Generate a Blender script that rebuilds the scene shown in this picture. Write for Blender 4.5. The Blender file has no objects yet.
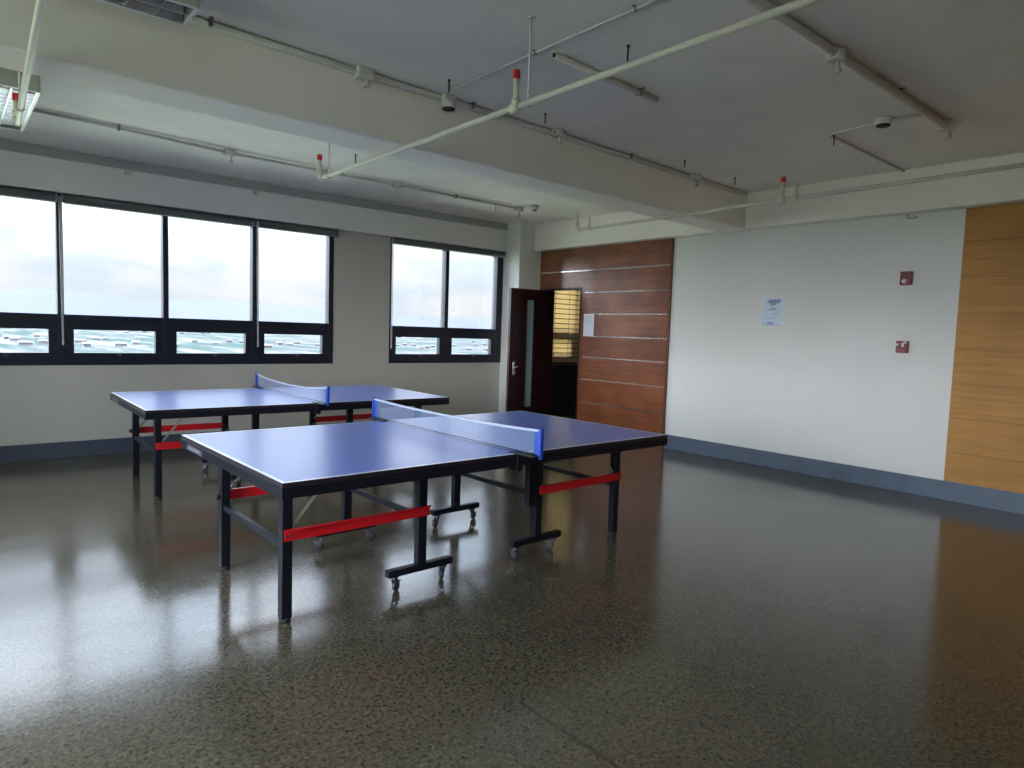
import bpy, bmesh, math, random
from mathutils import Vector, Matrix
random.seed(7)
PI = math.pi
S = bpy.context.scene
COL = S.collection

# ------------------------------------------------------------------ materials
def new_mat(name):
    m = bpy.data.materials.new(name); m.use_nodes = True
    nt = m.node_tree; b = nt.nodes['Principled BSDF']
    return m, nt, b

def pmat(name, col, rough=0.5, metal=0.0, spec=0.5, bump=0.0, bscale=40, var=0.0, vscale=3.0):
    m, nt, b = new_mat(name)
    b.inputs['Base Color'].default_value = (*col, 1)
    b.inputs['Roughness'].default_value = rough
    b.inputs['Metallic'].default_value = metal
    b.inputs['Specular IOR Level'].default_value = spec
    N = nt.nodes; L = nt.links
    tc = N.new('ShaderNodeTexCoord')
    if var > 0:
        n = N.new('ShaderNodeTexNoise'); n.inputs['Scale'].default_value = vscale; n.inputs['Detail'].default_value = 5
        L.new(tc.outputs['Object'], n.inputs['Vector'])
        r = N.new('ShaderNodeValToRGB')
        r.color_ramp.elements[0].position = .3; r.color_ramp.elements[1].position = .7
        r.color_ramp.elements[0].color = (*[c*(1-var) for c in col], 1)
        r.color_ramp.elements[1].color = (*[min(1, c*(1+var)) for c in col], 1)
        L.new(n.outputs['Fac'], r.inputs['Fac']); L.new(r.outputs['Color'], b.inputs['Base Color'])
    if bump > 0:
        n2 = N.new('ShaderNodeTexNoise'); n2.inputs['Scale'].default_value = bscale; n2.inputs['Detail'].default_value = 4
        L.new(tc.outputs['Object'], n2.inputs['Vector'])
        bp = N.new('ShaderNodeBump'); bp.inputs['Strength'].default_value = bump; bp.inputs['Distance'].default_value = .01
        L.new(n2.outputs['Fac'], bp.inputs['Height']); L.new(bp.outputs['Normal'], b.inputs['Normal'])
    return m

def floor_mat():
    m, nt, b = new_mat('polished_terrazzo'); N = nt.nodes; L = nt.links
    tc = N.new('ShaderNodeTexCoord')
    def noise(scale, detail=4, rough=.5):
        n = N.new('ShaderNodeTexNoise'); n.inputs['Scale'].default_value = scale
        n.inputs['Detail'].default_value = detail; n.inputs['Roughness'].default_value = rough
        L.new(tc.outputs['Object'], n.inputs['Vector']); return n
    def ramp(src, stops):
        r = N.new('ShaderNodeValToRGB'); e = r.color_ramp.elements
        e[0].position, e[0].color = stops[0][0], (*stops[0][1], 1)
        e[1].position, e[1].color = stops[-1][0], (*stops[-1][1], 1)
        for p, c in stops[1:-1]:
            k = e.new(p); k.color = (*c, 1)
        L.new(src, r.inputs['Fac']); return r
    def mix(a, bb, fac, mode='MIX'):
        x = N.new('ShaderNodeMix'); x.data_type = 'RGBA'; x.blend_type = mode
        if isinstance(fac, float): x.inputs['Factor'].default_value = fac
        else: L.new(fac, x.inputs['Factor'])
        L.new(a, x.inputs[6]); L.new(bb, x.inputs[7]); return x.outputs[2]
    big = ramp(noise(.55, 5, .6).outputs['Fac'], [(.3, FLOOR_A), (.7, FLOOR_B)])
    v = N.new('ShaderNodeTexVoronoi'); v.inputs['Scale'].default_value = 95
    L.new(tc.outputs['Object'], v.inputs['Vector'])
    agg = ramp(v.outputs['Color'], [(.0, (.30, .30, .31)), (.30, (.80, .79, .77)), (.62, (1., .98, .93)), (1., (1.6, 1.5, 1.3))])
    c1 = mix(big.outputs['Color'], agg.outputs['Color'], .75, 'MULTIPLY')
    fine = ramp(noise(60, 3, .6).outputs['Fac'], [(.36, (.42, .42, .42)), (.47, (1, 1, 1)), (.6, (1.25, 1.22, 1.15))])
    c2 = mix(c1, fine.outputs['Color'], .8, 'MULTIPLY')
    # one straight construction joint in the slab, seen near the camera
    sx = N.new('ShaderNodeSeparateXYZ'); L.new(tc.outputs['Object'], sx.inputs[0])
    nz = noise(9, 2)
    ad = N.new('ShaderNodeMath'); ad.operation = 'MULTIPLY_ADD'; ad.inputs[1].default_value = .02; L.new(nz.outputs['Fac'], ad.inputs[0]); L.new(sx.outputs['X'], ad.inputs[2])
    su = N.new('ShaderNodeMath'); su.operation = 'SUBTRACT'; su.inputs[1].default_value = 1.697; L.new(ad.outputs[0], su.inputs[0])
    ab = N.new('ShaderNodeMath'); ab.operation = 'ABSOLUTE'; L.new(su.outputs[0], ab.inputs[0])
    lt = N.new('ShaderNodeMath'); lt.operation = 'LESS_THAN'; lt.inputs[1].default_value = .009; L.new(ab.outputs[0], lt.inputs[0])
    ly = N.new('ShaderNodeMath'); ly.operation = 'LESS_THAN'; ly.inputs[1].default_value = 1.87; L.new(sx.outputs['Y'], ly.inputs[0])
    jm = N.new('ShaderNodeMath'); jm.operation = 'MULTIPLY'; L.new(lt.outputs[0], jm.inputs[0]); L.new(ly.outputs[0], jm.inputs[1])
    jf = N.new('ShaderNodeMath'); jf.operation = 'MULTIPLY'; jf.inputs[1].default_value = .6; L.new(jm.outputs[0], jf.inputs[0])
    dark = N.new('ShaderNodeRGB'); dark.outputs[0].default_value = (.02, .018, .012, 1)
    c3 = mix(c2, dark.outputs[0], jf.outputs[0])
    L.new(c3, b.inputs['Base Color'])
    rr = N.new('ShaderNodeMapRange'); rr.inputs['From Min'].default_value = .3; rr.inputs['From Max'].default_value = .7
    rr.inputs['To Min'].default_value = FLOOR_R0; rr.inputs['To Max'].default_value = FLOOR_R1
    L.new(noise(1.6, 6, .65).outputs['Fac'], rr.inputs['Value']); L.new(rr.outputs['Result'], b.inputs['Roughness'])
    b.inputs['IOR'].default_value = FLOOR_IOR
    bp = N.new('ShaderNodeBump'); bp.inputs['Strength'].default_value = .12; bp.inputs['Distance'].default_value = .004
    L.new(noise(7, 5, .6).outputs['Fac'], bp.inputs['Height']); L.new(bp.outputs['Normal'], b.inputs['Normal'])
    return m

def wood_mat(name, c_dark, c_mid, c_light, rough, scale=(1, .6, 14), spec=.5, blotch=.35, coat=0.0):
    m, nt, b = new_mat(name); N = nt.nodes; L = nt.links
    tc = N.new('ShaderNodeTexCoord')
    mp = N.new('ShaderNodeMapping'); mp.inputs['Scale'].default_value = scale; L.new(tc.outputs['Object'], mp.inputs['Vector'])
    n = N.new('ShaderNodeTexNoise'); n.inputs['Scale'].default_value = 3; n.inputs['Detail'].default_value = 7; n.inputs['Roughness'].default_value = .65
    n.inputs['Distortion'].default_value = .4; L.new(mp.outputs['Vector'], n.inputs['Vector'])
    r = N.new('ShaderNodeValToRGB'); e = r.color_ramp.elements
    e[0].position, e[0].color = .3, (*c_dark, 1); e[1].position, e[1].color = .72, (*c_light, 1)
    k = e.new(.5); k.color = (*c_mid, 1); L.new(n.outputs['Fac'], r.inputs['Fac'])
    n2 = N.new('ShaderNodeTexNoise'); n2.inputs['Scale'].default_value = 2.2; n2.inputs['Detail'].default_value = 4; L.new(tc.outputs['Object'], n2.inputs['Vector'])
    r2 = N.new('ShaderNodeValToRGB'); r2.color_ramp.elements[0].position = .35; r2.color_ramp.elements[1].position = .68
    r2.color_ramp.elements[0].color = (1-blotch,)*3 + (1,); r2.color_ramp.elements[1].color = (1+blotch*.6,)*3 + (1,)
    L.new(n2.outputs['Fac'], r2.inputs['Fac'])
    x = N.new('ShaderNodeMix'); x.data_type = 'RGBA'; x.blend_type = 'MULTIPLY'; x.inputs['Factor'].default_value = 1
    L.new(r.outputs['Color'], x.inputs[6]); L.new(r2.outputs['Color'], x.inputs[7]); L.new(x.outputs[2], b.inputs['Base Color'])
    b.inputs['Roughness'].default_value = rough; b.inputs['Specular IOR Level'].default_value = spec
    b.inputs['Coat Weight'].default_value = coat; b.inputs['Coat Roughness'].default_value = .24; b.inputs['Coat IOR'].default_value = 1.75
    return m

def glass_mat(name, tint=(1, 1, 1), gloss=1.0):
    m = bpy.data.materials.new(name); m.use_nodes = True; nt = m.node_tree; N = nt.nodes; L = nt.links
    N.clear()
    out = N.new('ShaderNodeOutputMaterial'); tr = N.new('ShaderNodeBsdfTransparent'); gl = N.new('ShaderNodeBsdfGlossy')
    tr.inputs['Color'].default_value = (*tint, 1); gl.inputs['Roughness'].default_value = .02
    fr = N.new('ShaderNodeFresnel'); fr.inputs['IOR'].default_value = 1.45
    mx = N.new('ShaderNodeMixShader'); L.new(fr.outputs[0], mx.inputs[0]); L.new(tr.outputs[0], mx.inputs[1]); L.new(gl.outputs[0], mx.inputs[2])
    L.new(mx.outputs[0], out.inputs['Surface'])
    return m

def net_mat():
    m = bpy.data.materials.new('net_mesh'); m.use_nodes = True; nt = m.node_tree; N = nt.nodes; L = nt.links
    b = N['Principled BSDF']; b.inputs['Base Color'].default_value = (.20, .26, .42, 1); b.inputs['Roughness'].default_value = .8
    out = [n for n in N if n.type == 'OUTPUT_MATERIAL'][0]
    tr = N.new('ShaderNodeBsdfTransparent'); mx = N.new('ShaderNodeMixShader'); mx.inputs[0].default_value = .27
    L.new(tr.outputs[0], mx.inputs[1]); L.new(b.outputs[0], mx.inputs[2]); L.new(mx.outputs[0], out.inputs['Surface'])
    return m

def tabletop_mat():
    m, nt, b = new_mat('blue_table_lacquer'); N = nt.nodes; L = nt.links
    tc = N.new('ShaderNodeTexCoord'); sx = N.new('ShaderNodeSeparateXYZ'); L.new(tc.outputs['Object'], sx.inputs[0])
    def edge(sock, lim):
        a = N.new('ShaderNodeMath'); a.operation = 'ABSOLUTE'; L.new(sock, a.inputs[0])
        g = N.new('ShaderNodeMath'); g.operation = 'GREATER_THAN'; g.inputs[1].default_value = lim; L.new(a.outputs[0], g.inputs[0]); return g.outputs[0]
    mxm = N.new('ShaderNodeMath'); mxm.operation = 'MAXIMUM'
    L.new(edge(sx.outputs['X'], 1.37-.02), mxm.inputs[0]); L.new(edge(sx.outputs['Y'], .7625-.02), mxm.inputs[1])
    x = N.new('ShaderNodeMix'); x.data_type = 'RGBA'; L.new(mxm.outputs[0], x.inputs['Factor']); x.inputs[6].default_value = (*TOP_BLUE, 1)
    x.inputs[7].default_value = (.75, .76, .78, 1)
    L.new(x.outputs[2], b.inputs['Base Color'])
    b.inputs['Roughness'].default_value = TOP_R
    b.inputs['IOR'].default_value = TOP_IOR
    return m

def blind_mat():
    m = bpy.data.materials.new('bamboo_slats'); m.use_nodes = True; nt = m.node_tree; N = nt.nodes; L = nt.links
    N.clear(); out = N.new('ShaderNodeOutputMaterial')
    tc = N.new('ShaderNodeTexCoord'); n = N.new('ShaderNodeTexNoise'); n.inputs['Scale'].default_value = 6
    mp = N.new('ShaderNodeMapping'); mp.inputs['Scale'].default_value = (1, 1, 12); L.new(tc.outputs['Object'], mp.inputs[0]); L.new(mp.outputs[0], n.inputs['Vector'])
    r = N.new('ShaderNodeValToRGB'); r.color_ramp.elements[0].color = (.84, .66, .40, 1); r.color_ramp.elements[1].color = (1.0, .86, .60, 1); L.new(n.outputs['Fac'], r.inputs[0])
    d = N.new('ShaderNodeBsdfDiffuse'); t = N.new('ShaderNodeBsdfTranslucent'); L.new(r.outputs[0], d.inputs[0]); L.new(r.outputs[0], t.inputs[0])
    mx = N.new('ShaderNodeMixShader'); mx.inputs[0].default_value = .62; L.new(d.outputs[0], mx.inputs[1]); L.new(t.outputs[0], mx.inputs[2]); L.new(mx.outputs[0], out.inputs['Surface'])
    return m

def paper_mat(name, base, ink, seed):
    m, nt, b = new_mat(name); N = nt.nodes; L = nt.links
    b.inputs['Base Color'].default_value = (*base, 1); b.inputs['Roughness'].default_value = .7
    return m

FLOOR_A, FLOOR_B = (.062, .054, .037), (.096, .083, .058)
FLOOR_R0, FLOOR_R1, FLOOR_IOR = .115, .20, 1.6
TOP_BLUE, TOP_R, TOP_IOR = (.10, .18, .58), .28, 2.1

M = {}
M['floor'] = floor_mat()
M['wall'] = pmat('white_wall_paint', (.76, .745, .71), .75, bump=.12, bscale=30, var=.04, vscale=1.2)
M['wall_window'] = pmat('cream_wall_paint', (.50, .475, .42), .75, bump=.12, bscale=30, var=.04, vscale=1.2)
M['ceil'] = pmat('ceiling_paint', (.85, .80, .73), .85, bump=.35, bscale=90, var=.05, vscale=2)
M['beam'] = pmat('beam_paint', (.90, .84, .75), .8, bump=.15, bscale=30, var=.04, vscale=1.5)
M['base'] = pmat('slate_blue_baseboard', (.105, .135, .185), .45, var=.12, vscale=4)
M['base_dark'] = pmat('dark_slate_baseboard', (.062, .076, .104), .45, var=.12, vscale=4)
M['frame'] = pmat('black_aluminium', (.010, .013, .025), .35)
M['glass'] = glass_mat('window_glass')
M['redwood'] = wood_mat('red_brown_veneer', (.19, .052, .017), (.25, .072, .025), (.32, .098, .036), .3, (1, .5, 9), blotch=.3, coat=.6)
M['redtrim'] = pmat('dark_red_wood_trim', (.13, .045, .022), .3)
M['oak'] = wood_mat('light_oak_veneer', (.40, .185, .046), (.47, .225, .060), (.55, .275, .080), .55, (1, .35, 10), spec=.25, blotch=.12)
M['oak_groove'] = pmat('oak_groove', (.20, .10, .035), .6)
M['steel'] = pmat('polished_steel_strip', (.93, .90, .86), .16, 1.0)
M['doorwood'] = wood_mat('dark_mahogany_door', (.020, .006, .007), (.028, .008, .009), (.036, .011, .012), .3, (6, 6, .5), blotch=.2)
M['dooredge'] = pmat('mahogany_door_edge', (.11, .055, .05), .4)
M['sheenglass'] = pmat('vision_glass_sheen', (.27, .38, .39), .12, spec=.9)  # teal reflection of the windows put into the glass base colour
M['chrome'] = pmat('brushed_chrome', (.55, .55, .55), .25, 1.0)
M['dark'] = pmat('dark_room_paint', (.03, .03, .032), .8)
M['bamboo'] = blind_mat()
M['bamboo_cord'] = pmat('blind_cord', (.16, .09, .04), .7)
M['top'] = tabletop_mat()
M['topedge'] = pmat('tabletop_edge', (.020, .012, .020), .4)
M['black'] = pmat('black_powder_coat', (.006, .007, .012), .42, spec=.3)
M['red'] = pmat('red_powder_coat', (.62, .008, .014), .35)
M['strut'] = pmat('zinc_strut', (.42, .37, .31), .4, .3)
M['rubber'] = pmat('black_rubber', (.012, .012, .012), .7)
M['wheel'] = pmat('grey_caster_wheel', (.022, .022, .025), .4)
M['zinc'] = pmat('zinc_plated_steel', (.085, .085, .09), .45, .6)
M['netblue'] = pmat('blue_net_post', (.012, .05, .40), .35)
M['net'] = net_mat()
M['tape'] = pmat('white_net_tape', (.34, .38, .47), .7)
M['netband'] = pmat('blue_net_band', (.02, .06, .30), .7)
M['label'] = pmat('silver_label', (.055, .055, .065), .4)
M['ink'] = pmat('label_ink', (.17, .17, .19), .5)
M['pipe'] = pmat('white_pipe_paint', (.66, .62, .53), .4, var=.05)
M['riser'] = pmat('cream_pipe_paint', (.66, .60, .46), .4)
M['redcap'] = pmat('red_plastic_cap', (.60, .03, .02), .4)
M['conduit'] = pmat('painted_conduit', (.60, .57, .51), .5, var=.06)
M['boxm'] = pmat('painted_junction_box', (.58, .55, .50), .55, var=.06)
M['cornerstrip'] = pmat('grey_strip_paint', (.36, .37, .35), .6)
M['rod'] = pmat('threaded_rod_steel', (.05, .045, .04), .5, .5)
M['bracket'] = pmat('dark_clip_steel', (.22, .21, .19), .5, .4)
M['fixture'] = pmat('light_housing_paint', (.42, .42, .36), .5)
M['fixrim'] = pmat('white_fixture_rim', (.82, .83, .84), .3)
M['louver'] = pmat('mirror_louver', (.55, .55, .60), .18, 1.0)
M['tube'] = pmat('fluorescent_tube_off', (.75, .75, .76), .25)
M['fixinner'] = pmat('fixture_reflector', (.30, .30, .32), .3, .8)
M['smokew'] = pmat('white_detector_plastic', (.70, .69, .64), .45)
M['smoked'] = pmat('dark_detector_grille', (.02, .02, .02), .6)
M['paperw'] = pmat('white_paper', (.80, .83, .90), .7)
M['paperb'] = pmat('bluish_white_paper', (.66, .73, .86), .6)
M['inkb'] = pmat('blue_print', (.20, .25, .45), .7)
M['inkg'] = pmat('grey_print', (.30, .36, .42), .7)
M['alarm'] = pmat('red_alarm_plastic', (.22, .007, .016), .35)
M['alarmd'] = pmat('dark_red_alarm_plastic', (.10, .006, .010), .4)
M['alarmw'] = pmat('white_alarm_lens', (.85, .78, .76), .3)
M['blindfab'] = pmat('grey_roller_fabric', (.12, .12, .125), .85, var=.08, vscale=20)
M['blindbar'] = pmat('blind_bottom_bar', (.30, .30, .31), .5)
M['cord'] = pmat('white_blind_cord', (.72, .72, .74), .5)
M['ground'] = None

# ------------------------------------------------------------------ mesh helpers
class MB:
    """collects shapes into one mesh"""
    def __init__(s): s.bm = bmesh.new(); s.mi = 0
    def _mark(s, faces, mi, smooth=False):
        for f in faces:
            f.material_index = mi; f.smooth = smooth
    def box(s, x0, x1, y0, y1, z0, z1, bev=0.0, mi=0, mat=None):
        bm = s.bm
        vs = [bm.verts.new(v) for v in [(x0,y0,z0),(x1,y0,z0),(x1,y1,z0),(x0,y1,z0),(x0,y0,z1),(x1,y0,z1),(x1,y1,z1),(x0,y1,z1)]]
        fs = [bm.faces.new([vs[i] for i in q]) for q in [(3,2,1,0),(4,5,6,7),(0,1,5,4),(1,2,6,5),(2,3,7,6),(3,0,4,7)]]
        s._mark(fs, mi)
        if mat is not None:
            for v in vs: v.co = mat @ v.co
        if bev > 0:
            es = list({e for f in fs for e in f.edges})
            r = bmesh.ops.bevel(bm, geom=es, offset=bev, segments=2, affect='EDGES', profile=.6)
            s._mark(r['faces'], mi, True)
        return s
    def tube(s, p0, p1, r, n=16, r1=None, mi=0, caps=True):
        bm = s.bm; p0, p1 = Vector(p0), Vector(p1); r1 = r if r1 is None else r1
        d = (p1-p0).normalized(); a = d.orthogonal().normalized(); b = d.cross(a)
        A = [bm.verts.new(p0 + r*(math.cos(2*PI*i/n)*a + math.sin(2*PI*i/n)*b)) for i in range(n)]
        B = [bm.verts.new(p1 + r1*(math.cos(2*PI*i/n)*a + math.sin(2*PI*i/n)*b)) for i in range(n)]
        fs = [bm.faces.new((A[i], A[(i+1)%n], B[(i+1)%n], B[i])) for i in range(n)]
        s._mark(fs, mi, True)
        if caps: s._mark([bm.faces.new(A[::-1]), bm.faces.new(B)], mi)
        return s
    def path(s, pts, r, n=14, mi=0):
        """tube swept along a polyline"""
        bm = s.bm; P = [Vector(p) for p in pts]; rings = []; a = None
        for i, p in enumerate(P):
            d = ((P[min(i+1, len(P)-1)]-p).normalized() + (p-P[max(i-1, 0)]).normalized()).normalized()
            if a is None: a = d.orthogonal().normalized()
            a = (a - d*a.dot(d)).normalized(); b = d.cross(a)
            rings.append([bm.verts.new(p + r*(math.cos(2*PI*k/n)*a + math.sin(2*PI*k/n)*b)) for k in range(n)])
        fs = []
        for A, B in zip(rings, rings[1:]):
            fs += [bm.faces.new((A[k], A[(k+1)%n], B[(k+1)%n], B[k])) for k in range(n)]
        s._mark(fs, mi, True); s._mark([bm.faces.new(rings[0][::-1]), bm.faces.new(rings[-1])], mi)
        return s
    def lathe(s, prof, c, axis='z', n=20, mi=0):
        bm = s.bm; c = Vector(c); rings = []
        for r, h in prof:
            ring = []
            for k in range(n):
                t = 2*PI*k/n; u, v = r*math.cos(t), r*math.sin(t)
                o = {'z': (u, v, h), 'x': (h, u, v), 'y': (v, h, u)}[axis]
                ring.append(bm.verts.new(c + Vector(o)))
            rings.append(ring)
        fs = []
        for A, B in zip(rings, rings[1:]):
            fs += [bm.faces.new((A[k], A[(k+1)%n], B[(k+1)%n], B[k])) for k in range(n)]
        s._mark(fs, mi, True); s._mark([bm.faces.new(rings[0][::-1]), bm.faces.new(rings[-1])], mi)
        return s
    def prism(s, pts, vec, mi=0):
        """polygon extruded by vec"""
        bm = s.bm; v = Vector(vec)
        A = [bm.verts.new(Vector(p)) for p in pts]; B = [bm.verts.new(Vector(p)+v) for p in pts]; n = len(pts)
        fs = [bm.faces.new(A[::-1]), bm.faces.new(B)] + [bm.faces.new((A[i], A[(i+1)%n], B[(i+1)%n], B[i])) for i in range(n)]
        s._mark(fs, mi); return s
    def build(s, name, mats, parent=None, origin=None):
        bm = s.bm
        bmesh.ops.recalc_face_normals(bm, faces=bm.faces)
        if origin is not None:
            bmesh.ops.translate(bm, verts=bm.verts, vec=-Vector(origin))
        me = bpy.data.meshes.new(name); bm.to_mesh(me); bm.free()
        for m in (mats if isinstance(mats, (list, tuple)) else [mats]): me.materials.append(m)
        o = bpy.data.objects.new(name, me); COL.objects.link(o)
        if origin is not None: o.location = origin
        if parent is not None: o.parent = parent
        return o

def tag(o, label=None, cat=None, group=None, kind=None):
    if label: o['label'] = label
    if cat: o['category'] = cat
    if group: o['group'] = group
    if kind: o['kind'] = kind
    return o
def struct(o): o['kind'] = 'structure'; return o
def empty(name, loc=(0, 0, 0), rz=0):
    o = bpy.data.objects.new(name, None); COL.objects.link(o); o.location = loc; o.rotation_euler = (0, 0, rz); o.empty_display_size = .1
    return o
def copy_tree(o, parent=None):
    c = o.copy(); COL.objects.link(c)
    if parent is not None: c.parent = parent
    for ch in list(o.children): copy_tree(ch, c)
    return c

# ------------------------------------------------------------------ room shell
XL, XR = -2.8, 7.13          # far left wall, wall with the doors
YB, YW = -3.6, 8.14          # wall behind the camera, window wall
ZC = 3.085
ZS, ZH = .95, 2.69           # window sill, head

struct(MB().box(XL, 11.0, YB, YW+.2, -.2, 0).build('floor', M['floor']))
struct(MB().box(XL, 11.0, YB, YW+.2, ZC, ZC+.25).build('ceiling', M['ceil']))

WINS = [(-.07, 3.865), (4.69, 6.70)]      # the two windows the photo shows
OTHER = (-2.70, -.92)                    # unseen continuation of the row, added for more daylight
FZ0 = .95
NEXT = (7.62, 8.95)                      # window of the next room, behind the door
m = MB()
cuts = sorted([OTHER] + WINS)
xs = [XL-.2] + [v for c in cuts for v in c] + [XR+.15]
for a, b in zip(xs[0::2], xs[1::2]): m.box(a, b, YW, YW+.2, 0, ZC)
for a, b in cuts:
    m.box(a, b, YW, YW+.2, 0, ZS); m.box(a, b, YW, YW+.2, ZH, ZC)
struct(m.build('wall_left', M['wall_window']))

DY0, DY1, DZ = 6.845, 7.615, 2.115        # door opening
m = MB()
m.box(XR, XR+.15, YB-.2, DY0, 0, ZC); m.box(XR, XR+.15, DY1, YW, 0, ZC); m.box(XR, XR+.15, DY0, DY1, DZ, ZC)
struct(m.build('wall_right', M['wall']))
ADDED_FW = [(1.0, 4.0), (4.9, 6.4)]   # unseen windows added to the far wall for extra daylight
m = MB()
xs = [YB-.2] + [v for c in ADDED_FW for v in c] + [YW]
for a, b in zip(xs[0::2], xs[1::2]): m.box(XL-.2, XL, a, b, 0, ZC)
for a, b in ADDED_FW:
    m.box(XL-.2, XL, a, b, 0, FZ0); m.box(XL-.2, XL, a, b, ZH, ZC)
struct(m.build('wall_far', M['wall']))
# wall behind the camera, with an unseen window added to brighten the room
ADDED_BW = [(-2.6, -.3)]
m = MB()
xs = [XL] + [v for c in ADDED_BW for v in c] + [XR]
for a, b in zip(xs[0::2], xs[1::2]): m.box(a, b, YB-.2, YB, 0, ZC)
for a, b in ADDED_BW:
    m.box(a, b, YB-.2, YB, 0, ZS); m.box(a, b, YB-.2, YB, ZH, ZC)
struct(m.build('wall_back', M['wall']))

# next room behind the door: dark, one window with a bamboo blind
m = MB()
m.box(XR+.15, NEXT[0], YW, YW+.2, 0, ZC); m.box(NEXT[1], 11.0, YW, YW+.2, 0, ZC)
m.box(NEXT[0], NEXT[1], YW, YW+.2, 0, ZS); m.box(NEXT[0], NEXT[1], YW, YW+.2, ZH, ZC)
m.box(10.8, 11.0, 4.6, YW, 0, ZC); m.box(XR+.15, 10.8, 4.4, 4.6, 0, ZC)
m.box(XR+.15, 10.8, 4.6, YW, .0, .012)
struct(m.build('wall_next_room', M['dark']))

# beams and column
def beam_y(x): return 4.02+.028*(x-.5)     # near face of the large beam, slightly out of square
bv = .010
struct(MB().prism([(XL, beam_y(XL)+bv, 2.68), (XL, beam_y(XL)+.34-bv, 2.68), (XL, beam_y(XL)+.34, 2.68+bv), (XL, beam_y(XL)+.34, ZC+.02), (XL, beam_y(XL), ZC+.02), (XL, beam_y(XL), 2.68+bv)], (7.02-XL, beam_y(7.02)-beam_y(XL), 0)).build('beam', M['beam']))
struct(MB().box(6.98, XR+.02, YB, 7.76, 2.69, ZC+.02, bev=.01).build('beam', M['beam']))
struct(MB().box(XL, 6.70, 8.05, YW+.02, 2.665, ZC+.02, bev=.008).build('beam', M['wall']))
struct(MB().box(6.68, XR+.02, 7.75, YW+.02, 0, ZC+.02, bev=.01).build('column', M['wall']))

# baseboards
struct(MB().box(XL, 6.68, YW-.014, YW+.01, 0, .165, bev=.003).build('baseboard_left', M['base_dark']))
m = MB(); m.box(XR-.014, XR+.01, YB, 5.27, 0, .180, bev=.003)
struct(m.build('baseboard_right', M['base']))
struct(MB().box(6.666, 6.69, 7.75, YW-.02, 0, .165, bev=.003).box(6.666, 6.95, 7.737, 7.76, 0, .165, bev=.003).build('baseboard_column', M['base']))

# red-brown veneer cladding with steel strips around the door
PY0, PY1 = 5.27, 7.75
w = MB()
for y0, y1, z0, z1 in [(PY0+.03, DY0, 0, 2.69), (DY1, PY1, 0, 2.69), (DY0, DY1, DZ, 2.69)]:
    w.box(XR-.016, XR+.005, y0, y1, z0, z1)
clad = struct(w.build('trim_1', M['redwood']))
MB().box(XR-.028, XR+.005, PY0, PY0+.03, 0, 2.69, bev=.003).build('edge_trim', M['redtrim'], clad)
for z in (.449, .787, 1.108, 1.412, 1.728, 2.038, 2.355):
    m = MB()
    if z > DZ: m.box(XR-.018, XR-.010, PY0+.03, PY1-.02, z-.0085, z+.0085)
    else: m.box(XR-.018, XR-.010, PY0+.03, DY0-.05, z-.0085, z+.0085)
    m.build('steel_strip', M['steel'], clad)
# light oak cladding at the right
w = MB()
zz = [.183, .46, .78, 1.10, 1.42, 1.745, 2.07, 2.39, 2.69]
for a, b in zip(zz, zz[1:]): w.box(XR-.018, XR+.005, YB, 2.075, a+.0015, b-.0015, bev=.002)
w.box(XR-.013, XR+.004, YB+.01, 2.07, .19, 2.68, mi=1)
struct(w.build('trim_2', [M['oak'], M['oak_groove']]))

# ------------------------------------------------------------------ windows
def window(name, x0, x1, panes, hooks=True, ypl=None, flip=1, parent=None):
    """dark aluminium window: tall fixed panes above, awning sashes below. panes = list of (x0, x1) of the clear upper glass"""
    Y = YW if ypl is None else ypl
    y0, y1 = (Y-.008, Y+.10) if flip > 0 else (Y-.10, Y+.008)
    m = MB()
    m.box(x0, panes[0][0], y0, y1, ZS, ZH, bev=.004); m.box(panes[-1][1], x1, y0, y1, ZS, ZH, bev=.004)
    for (a, b), (c, d) in zip(panes, panes[1:]): m.box(b, c, y0, y1, ZS, ZH, bev=.004)
    ye = .0025*flip; m.box(x0+.001, x1-.001, y0+ye, y1-ye, 2.58, ZH-.001, bev=.003); m.box(x0+.001, x1-.001, y0+ye, y1-ye, 1.395, 1.468, bev=.003); m.box(x0+.001, x1-.001, y0+ye, y1-ye, ZS+.001, ZS+.05, bev=.003)
    root = struct(m.build(name, M['frame']))
    for a, b in panes:
        yg = Y+.05*flip
        MB().box(a-.01, b+.01, yg-.003, yg+.003, 1.46, 2.59).build('pane', M['glass'], root)
        s = MB(); t = .085
        ya, yb = (Y-.004, Y+.07) if flip > 0 else (Y-.07, Y+.004)
        s.box(a-.008, a+t-.005, ya, yb, 1.0785, 1.3145, bev=.003); s.box(b-t+.005, b+.008, ya, yb, 1.0785, 1.3145, bev=.003)
        s.box(a-.008, b+.008, ya, yb, 1.315, 1.40, bev=.004); s.box(a-.008, b+.008, ya, yb, ZS+.045, 1.078, bev=.004)
        sash = s.build('sash', M['frame'], root)
        MB().box(a+t-.015, b-t+.015, yg-.003, yg+.003, 1.07, 1.325).build('sash_pane', M['glass'], sash)
        if hooks:
            c = (a+b)/2+.03
            MB().box(c-.03, c+.03, Y-.022, Y-.002, 1.052, 1.066, bev=.003).box(c-.008, c+.008, Y-.045, Y-.018, 1.035, 1.062, bev=.003).build('latch', M['zinc'], sash)
    return root
P1 = [(-.016, .899), (.953, 1.867), (1.922, 2.835), (2.899, 3.80)]
window('window_1', *WINS[0], P1)
window('window_2', *WINS[1], [(4.72, 5.604), (5.665, 6.565)])
window('window_3', *OTHER, [(-2.64, -1.84), (-1.78, -.98)], hooks=False)
window('window_4', *NEXT, [(7.68, 8.26), (8.32, 8.89)], hooks=False)
for i, (a, b) in enumerate(ADDED_BW):  # unseen back window, added for its light
    k = (b-a)/3
    window('window_%d' % (5+i), a, b, [(a+j*k+.04, a+(j+1)*k-.04) for j in range(3)], hooks=False, ypl=YB, flip=-1)

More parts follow.
